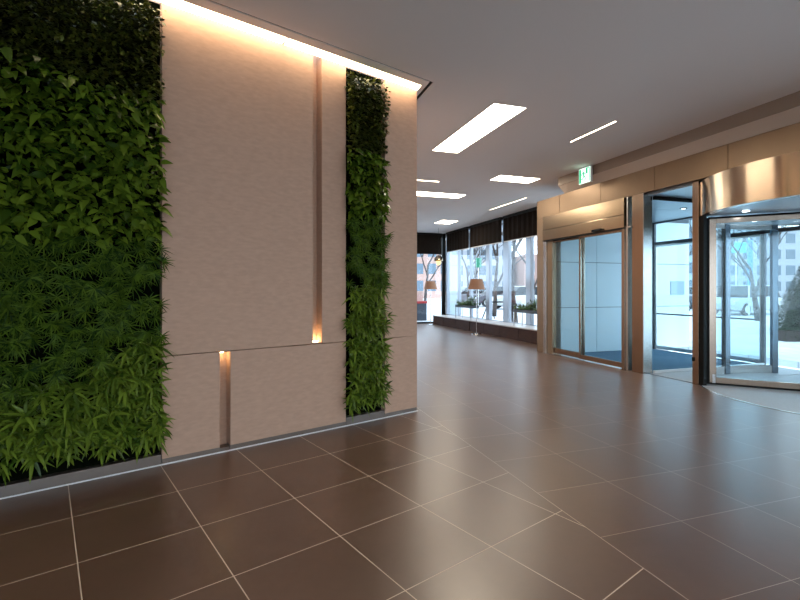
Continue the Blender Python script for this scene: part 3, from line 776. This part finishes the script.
# evergreen
def evergreen(c, h, rad, lab):
    t = thing('evergreen_tree', c, lab, 'tree')
    m = MB(); m.tube(c,c+ZZ*h*.9,.06,.02,8); m.build('trunk', m_bark, t)
    mb = MB(); r = random.Random(5)
    mb.lathe(c,[(0,.02)]+[(rad*(1-k/10)**.8*.8,.03+h*.97*k/10) for k in range(10)]+[(0,h*.97)],20)
    for k in range(9000):
        z = 1.03-math.sqrt(r.uniform(0.0009,1)); rr = rad*max(0,1-z)**.8*r.uniform(.75,1.08)+.03; an = r.uniform(0,6.283)
        b0 = c+Vector((rr*math.cos(an),rr*math.sin(an),z*h))
        leaf(mb, b0, Vector((math.cos(an),math.sin(an),r.uniform(-.4,.9)))+Vector((r.uniform(-.6,.6),r.uniform(-.6,.6),0)), ZZ, r.uniform(.08,.13), .055,'ovate',.2,.2,2)
    o = mb.build('foliage', m_leaf_ever, t); o['kind'] = 'stuff'
evergreen(gz(px(812,14.2)), 2.5, .95, 'cone shaped dark evergreen behind the low hedge, right of the revolving door')
t = thing('hedge', gz(px(815,12.6)), 'low clipped hedge outside at the foot of the evergreen', 'hedge')
hb = MB(); r = random.Random(9); hc = px(815,12.6)
for k in range(7000):
    x = r.uniform(-1,3); y = r.uniform(-.25,.25); z = r.uniform(.02,.33)
    if abs(y) < .18 and z < .28: z = .30
    leaf(hb, hc+Vector((x,y,z)), Vector((r.uniform(-1,1),r.uniform(-1,.5),r.uniform(-.3,1))), ZZ, .05, .028,'ovate',.2,.2,2)
o = hb.build('foliage', m_leaf_ever, t); o['kind'] = 'stuff'
m = MB(); m.box(lambda a,b_: Vector((hc.x+a,hc.y+b_,0)),(-.95,2.95),(-.18,.18),(-.012,.28)); m.build('stems', m_bark, t)

# cars
def car(loc, ang, paint, lab, L=4.5, Wd=1.8, Hh=1.6):
    t = thing('car', loc, lab, 'car', 'cars parked along the street')
    ca, sa = math.cos(ang), math.sin(ang)
    def T(x, y, z): return Vector((loc[0]+ca*x-sa*y, loc[1]+sa*x+ca*y, loc[2]+z))
    # body loft (x along length, half width, z)
    prof = [(-.5,.35,.62,.85),(-.49,.28,.9,.93),(-.30,.24,1.0,1.0),(0,.24,1.0,1.0),(.30,.24,.95,1.0),(.47,.28,.80,.93),(.5,.35,.65,.85)]
    m = MB(); vs=[]; fs=[]
    for x,z0,z1,w in prof:
        hw = Wd/2*w
        for y,z in ((-hw*.92,z0),(hw*.92,z0),(hw,z0+.2),(hw*.97,z1),(-hw*.97,z1),(-hw,z0+.2)): vs.append(T(x*L,y,z))
    n=6
    for i in range(len(prof)-1):
        for k in range(n): fs.append((i*n+k,i*n+(k+1)%n,(i+1)*n+(k+1)%n,(i+1)*n+k))
    fs += [tuple(range(n-1,-1,-1)), tuple(range((len(prof)-1)*n,len(prof)*n))]
    m.add(vs,fs); body = m.build('body', paint, t, bevel=.04, smooth='auto')
    m = MB(); vs=[]; pr = [(-.46,.95),(-.38,Hh),(.08,Hh),(.26,.95)]
    for x,z in pr:
        hw = Wd/2*(.93 if z<1 else .76)
        vs += [T(x*L,-hw,z),T(x*L,hw,z)]
    m.add(vs,[(0,1,3,2),(2,3,5,4),(4,5,7,6),(0,2,4,6),(1,7,5,3)]); m.build('cabin_glass', m_carglass, t, bevel=.03)
    m = MB(); hw = Wd/2*.77
    m.add([T(-.385*L,-hw,Hh-.05),T(.085*L,-hw,Hh-.05),T(.085*L,hw,Hh-.05),T(-.385*L,hw,Hh-.05),T(-.37*L,-hw*.96,Hh+.03),T(.07*L,-hw*.96,Hh+.03),T(.07*L,hw*.96,Hh+.03),T(-.37*L,hw*.96,Hh+.03)],
          [(3,2,1,0),(4,5,6,7),(0,1,5,4),(1,2,6,5),(2,3,7,6),(3,0,4,7)]); m.build('roof', paint, t, bevel=.02)
    for x in (-.31,.31):
        for y in (-1,1):
            m = MB(); p = T(x*L,y*(Wd/2-.2),.33); q2 = T(x*L,y*(Wd/2+.01),.33); m.tube(p,q2,.33,.33,20)
            wh = m.build('wheel', m_tyre, t, bevel=.02)
            m = MB(); m.tube(q2,T(x*L,y*(Wd/2+.02),.33),.2,.19,12); m.build('hub_cap', m_steel, wh)
    for y in (-1,1):
        m = MB(); m.tube(T(.47*L,y*Wd*.36,.68),T(.505*L,y*Wd*.36,.66),.11,.1,10); m.build('headlamp', m_chrome, t)
        m = MB(); m.tube(T(-.505*L,y*Wd*.38,.78),T(-.47*L,y*Wd*.38,.78),.1,.1,10); m.build('tail_lamp', m_tail, t)
g2 = lambda v: Vector((v.x,v.y,-.10))
def g3(v): return Vector((v.x,v.y,-.012))
car(g3(px(744,26)), R_(205), m_carw, 'white car parked outside, seen through the revolving door glass')
car(g3(px(716,31)), R_(100), m_carg, 'dark grey car seen at the left edge of the revolving door')
car(g3(px(467,42)), R_(200), m_cars, 'silver car seen below the front lampshade through the window')
car(g3(px(497,38)), R_(195), m_carg, 'dark grey car seen between two window mullions, right of the lamp')
car(g3(px(520,33)), R_(195), m_carw, 'white car seen above the right hand planter through the window')
car(g3(px(670,40)), R_(150), m_cars, 'silver car seen through the vestibule glass')
# signs
def sign(c, z0, z1, w, mat, lab, name='street_sign'):
    t = thing(name, c, lab, 'sign')
    m = MB(); m.tube(c,c+ZZ*(z1+.1),.04,.04,8); m.build('pole', m_steel, t)
    m = MB(); m.prism([P(c.x-w/2,c.y-.09),P(c.x+w/2,c.y-.09),P(c.x+w/2,c.y-.05),P(c.x-w/2,c.y-.05)],z0,z1); m.build('sign_plate', mat, t, bevel=.01)
sign(g3(px(749,24)),1.6,4.0,.28,m_blue,'tall narrow blue banner sign above the white car')
sign(g3(px(736,35.5)),4.2,5.0,1.5,m_teal,'wide teal sign high outside the revolving door')
sign(g3(px(478.5,34)),3.0,3.7,.42,m_green,'green street sign outside above the front lampshade')
# trestle
c = g3(px(499,22))
t = thing('trestle', c, 'dark A frame trestle standing outside between window mullions', 'trestle')
for q_ in (-.5,.5):
    for k in (-.3,.3):
        m = MB(); m.tube(c+Vector((q_+k,0,.0)),c+Vector((q_,0,.78)),.025,.025,6); m.build('leg', m_dark, t)
m = MB(); m.tube(c+Vector((-.65,0,.8)),c+Vector((.65,0,.8)),.035,.035,8); m.build('rail', m_dark, t)
# buildings
def building(c, w, d, h, mat, lab, nf, nw, zb=-.1):
    t = thing('building', Vector((c.x,c.y,zb)), lab, 'building', 'buildings across the street')
    m = MB(); fr = lambda a,b_: Vector((c.x+a,c.y+b_,0))
    m.box(fr,(-w/2,w/2),(0,d),(zb,h)); m.build('walls', mat, t)
    for i in range(nf):
        z0 = .8+(h-1)/nf*i; 
        for k in range(nw):
            x = -w/2+w/nw*(k+.5); m = MB(); m.box(fr,(x-w/nw*.32,x+w/nw*.32),(-.05,.02),(z0+.3,z0+(h-1)/nf*.72)); m.build('window', m_wingl, t)
building(Vector((3,72,0)),10,10,9,m_bld2,'low pinkish building seen far away through the end window',3,5)
building(Vector((14,78,0)),10,10,17,m_bld1,'pale tall building far behind the window trees',6,5)
building(Vector((25,74,0)),10,10,7,m_bld2,'low pinkish building far behind the right hand window panes',2,5)
building(Vector((40,70,0)),15,10,20,m_bld3,'pale blue office block seen through the vestibule glass',7,7)
building(Vector((60,72,0)),18,10,11,m_bld1,'pale building behind the white car and revolving door',4,8)
building(Vector((80,66,0)),16,10,7,m_bld3,'low pale blue building behind the evergreen',2,6)

# ------------------------------------------------------------------ WORLD
wd = bpy.data.worlds.new('world'); scn.world = wd; wd.use_nodes = True
nt = wd.node_tree; bg = nt.nodes['Background']
bg.inputs[0].default_value = (.74,.88,1.0,1); bg.inputs[1].default_value = 1.95

# ------------------------------------------------------------------ CAMERA
cam = bpy.data.cameras.new('camera'); co = bpy.data.objects.new('camera', cam); col.objects.link(co)
co.location = (0,0,1.41); co.rotation_euler = (R_(90),0,0)
cam.sensor_width = 36; cam.lens = 460/800*36; cam.shift_y = -11/800; cam.clip_end = 400; cam.clip_start = .05
scn.camera = co
vs_ = scn.view_settings
vs_.view_transform = 'Standard'; vs_.look = 'None'; vs_.gamma = 1; vs_.exposure = 1.15
for o in bpy.data.objects:
    if '_loc' in o: del o['_loc']
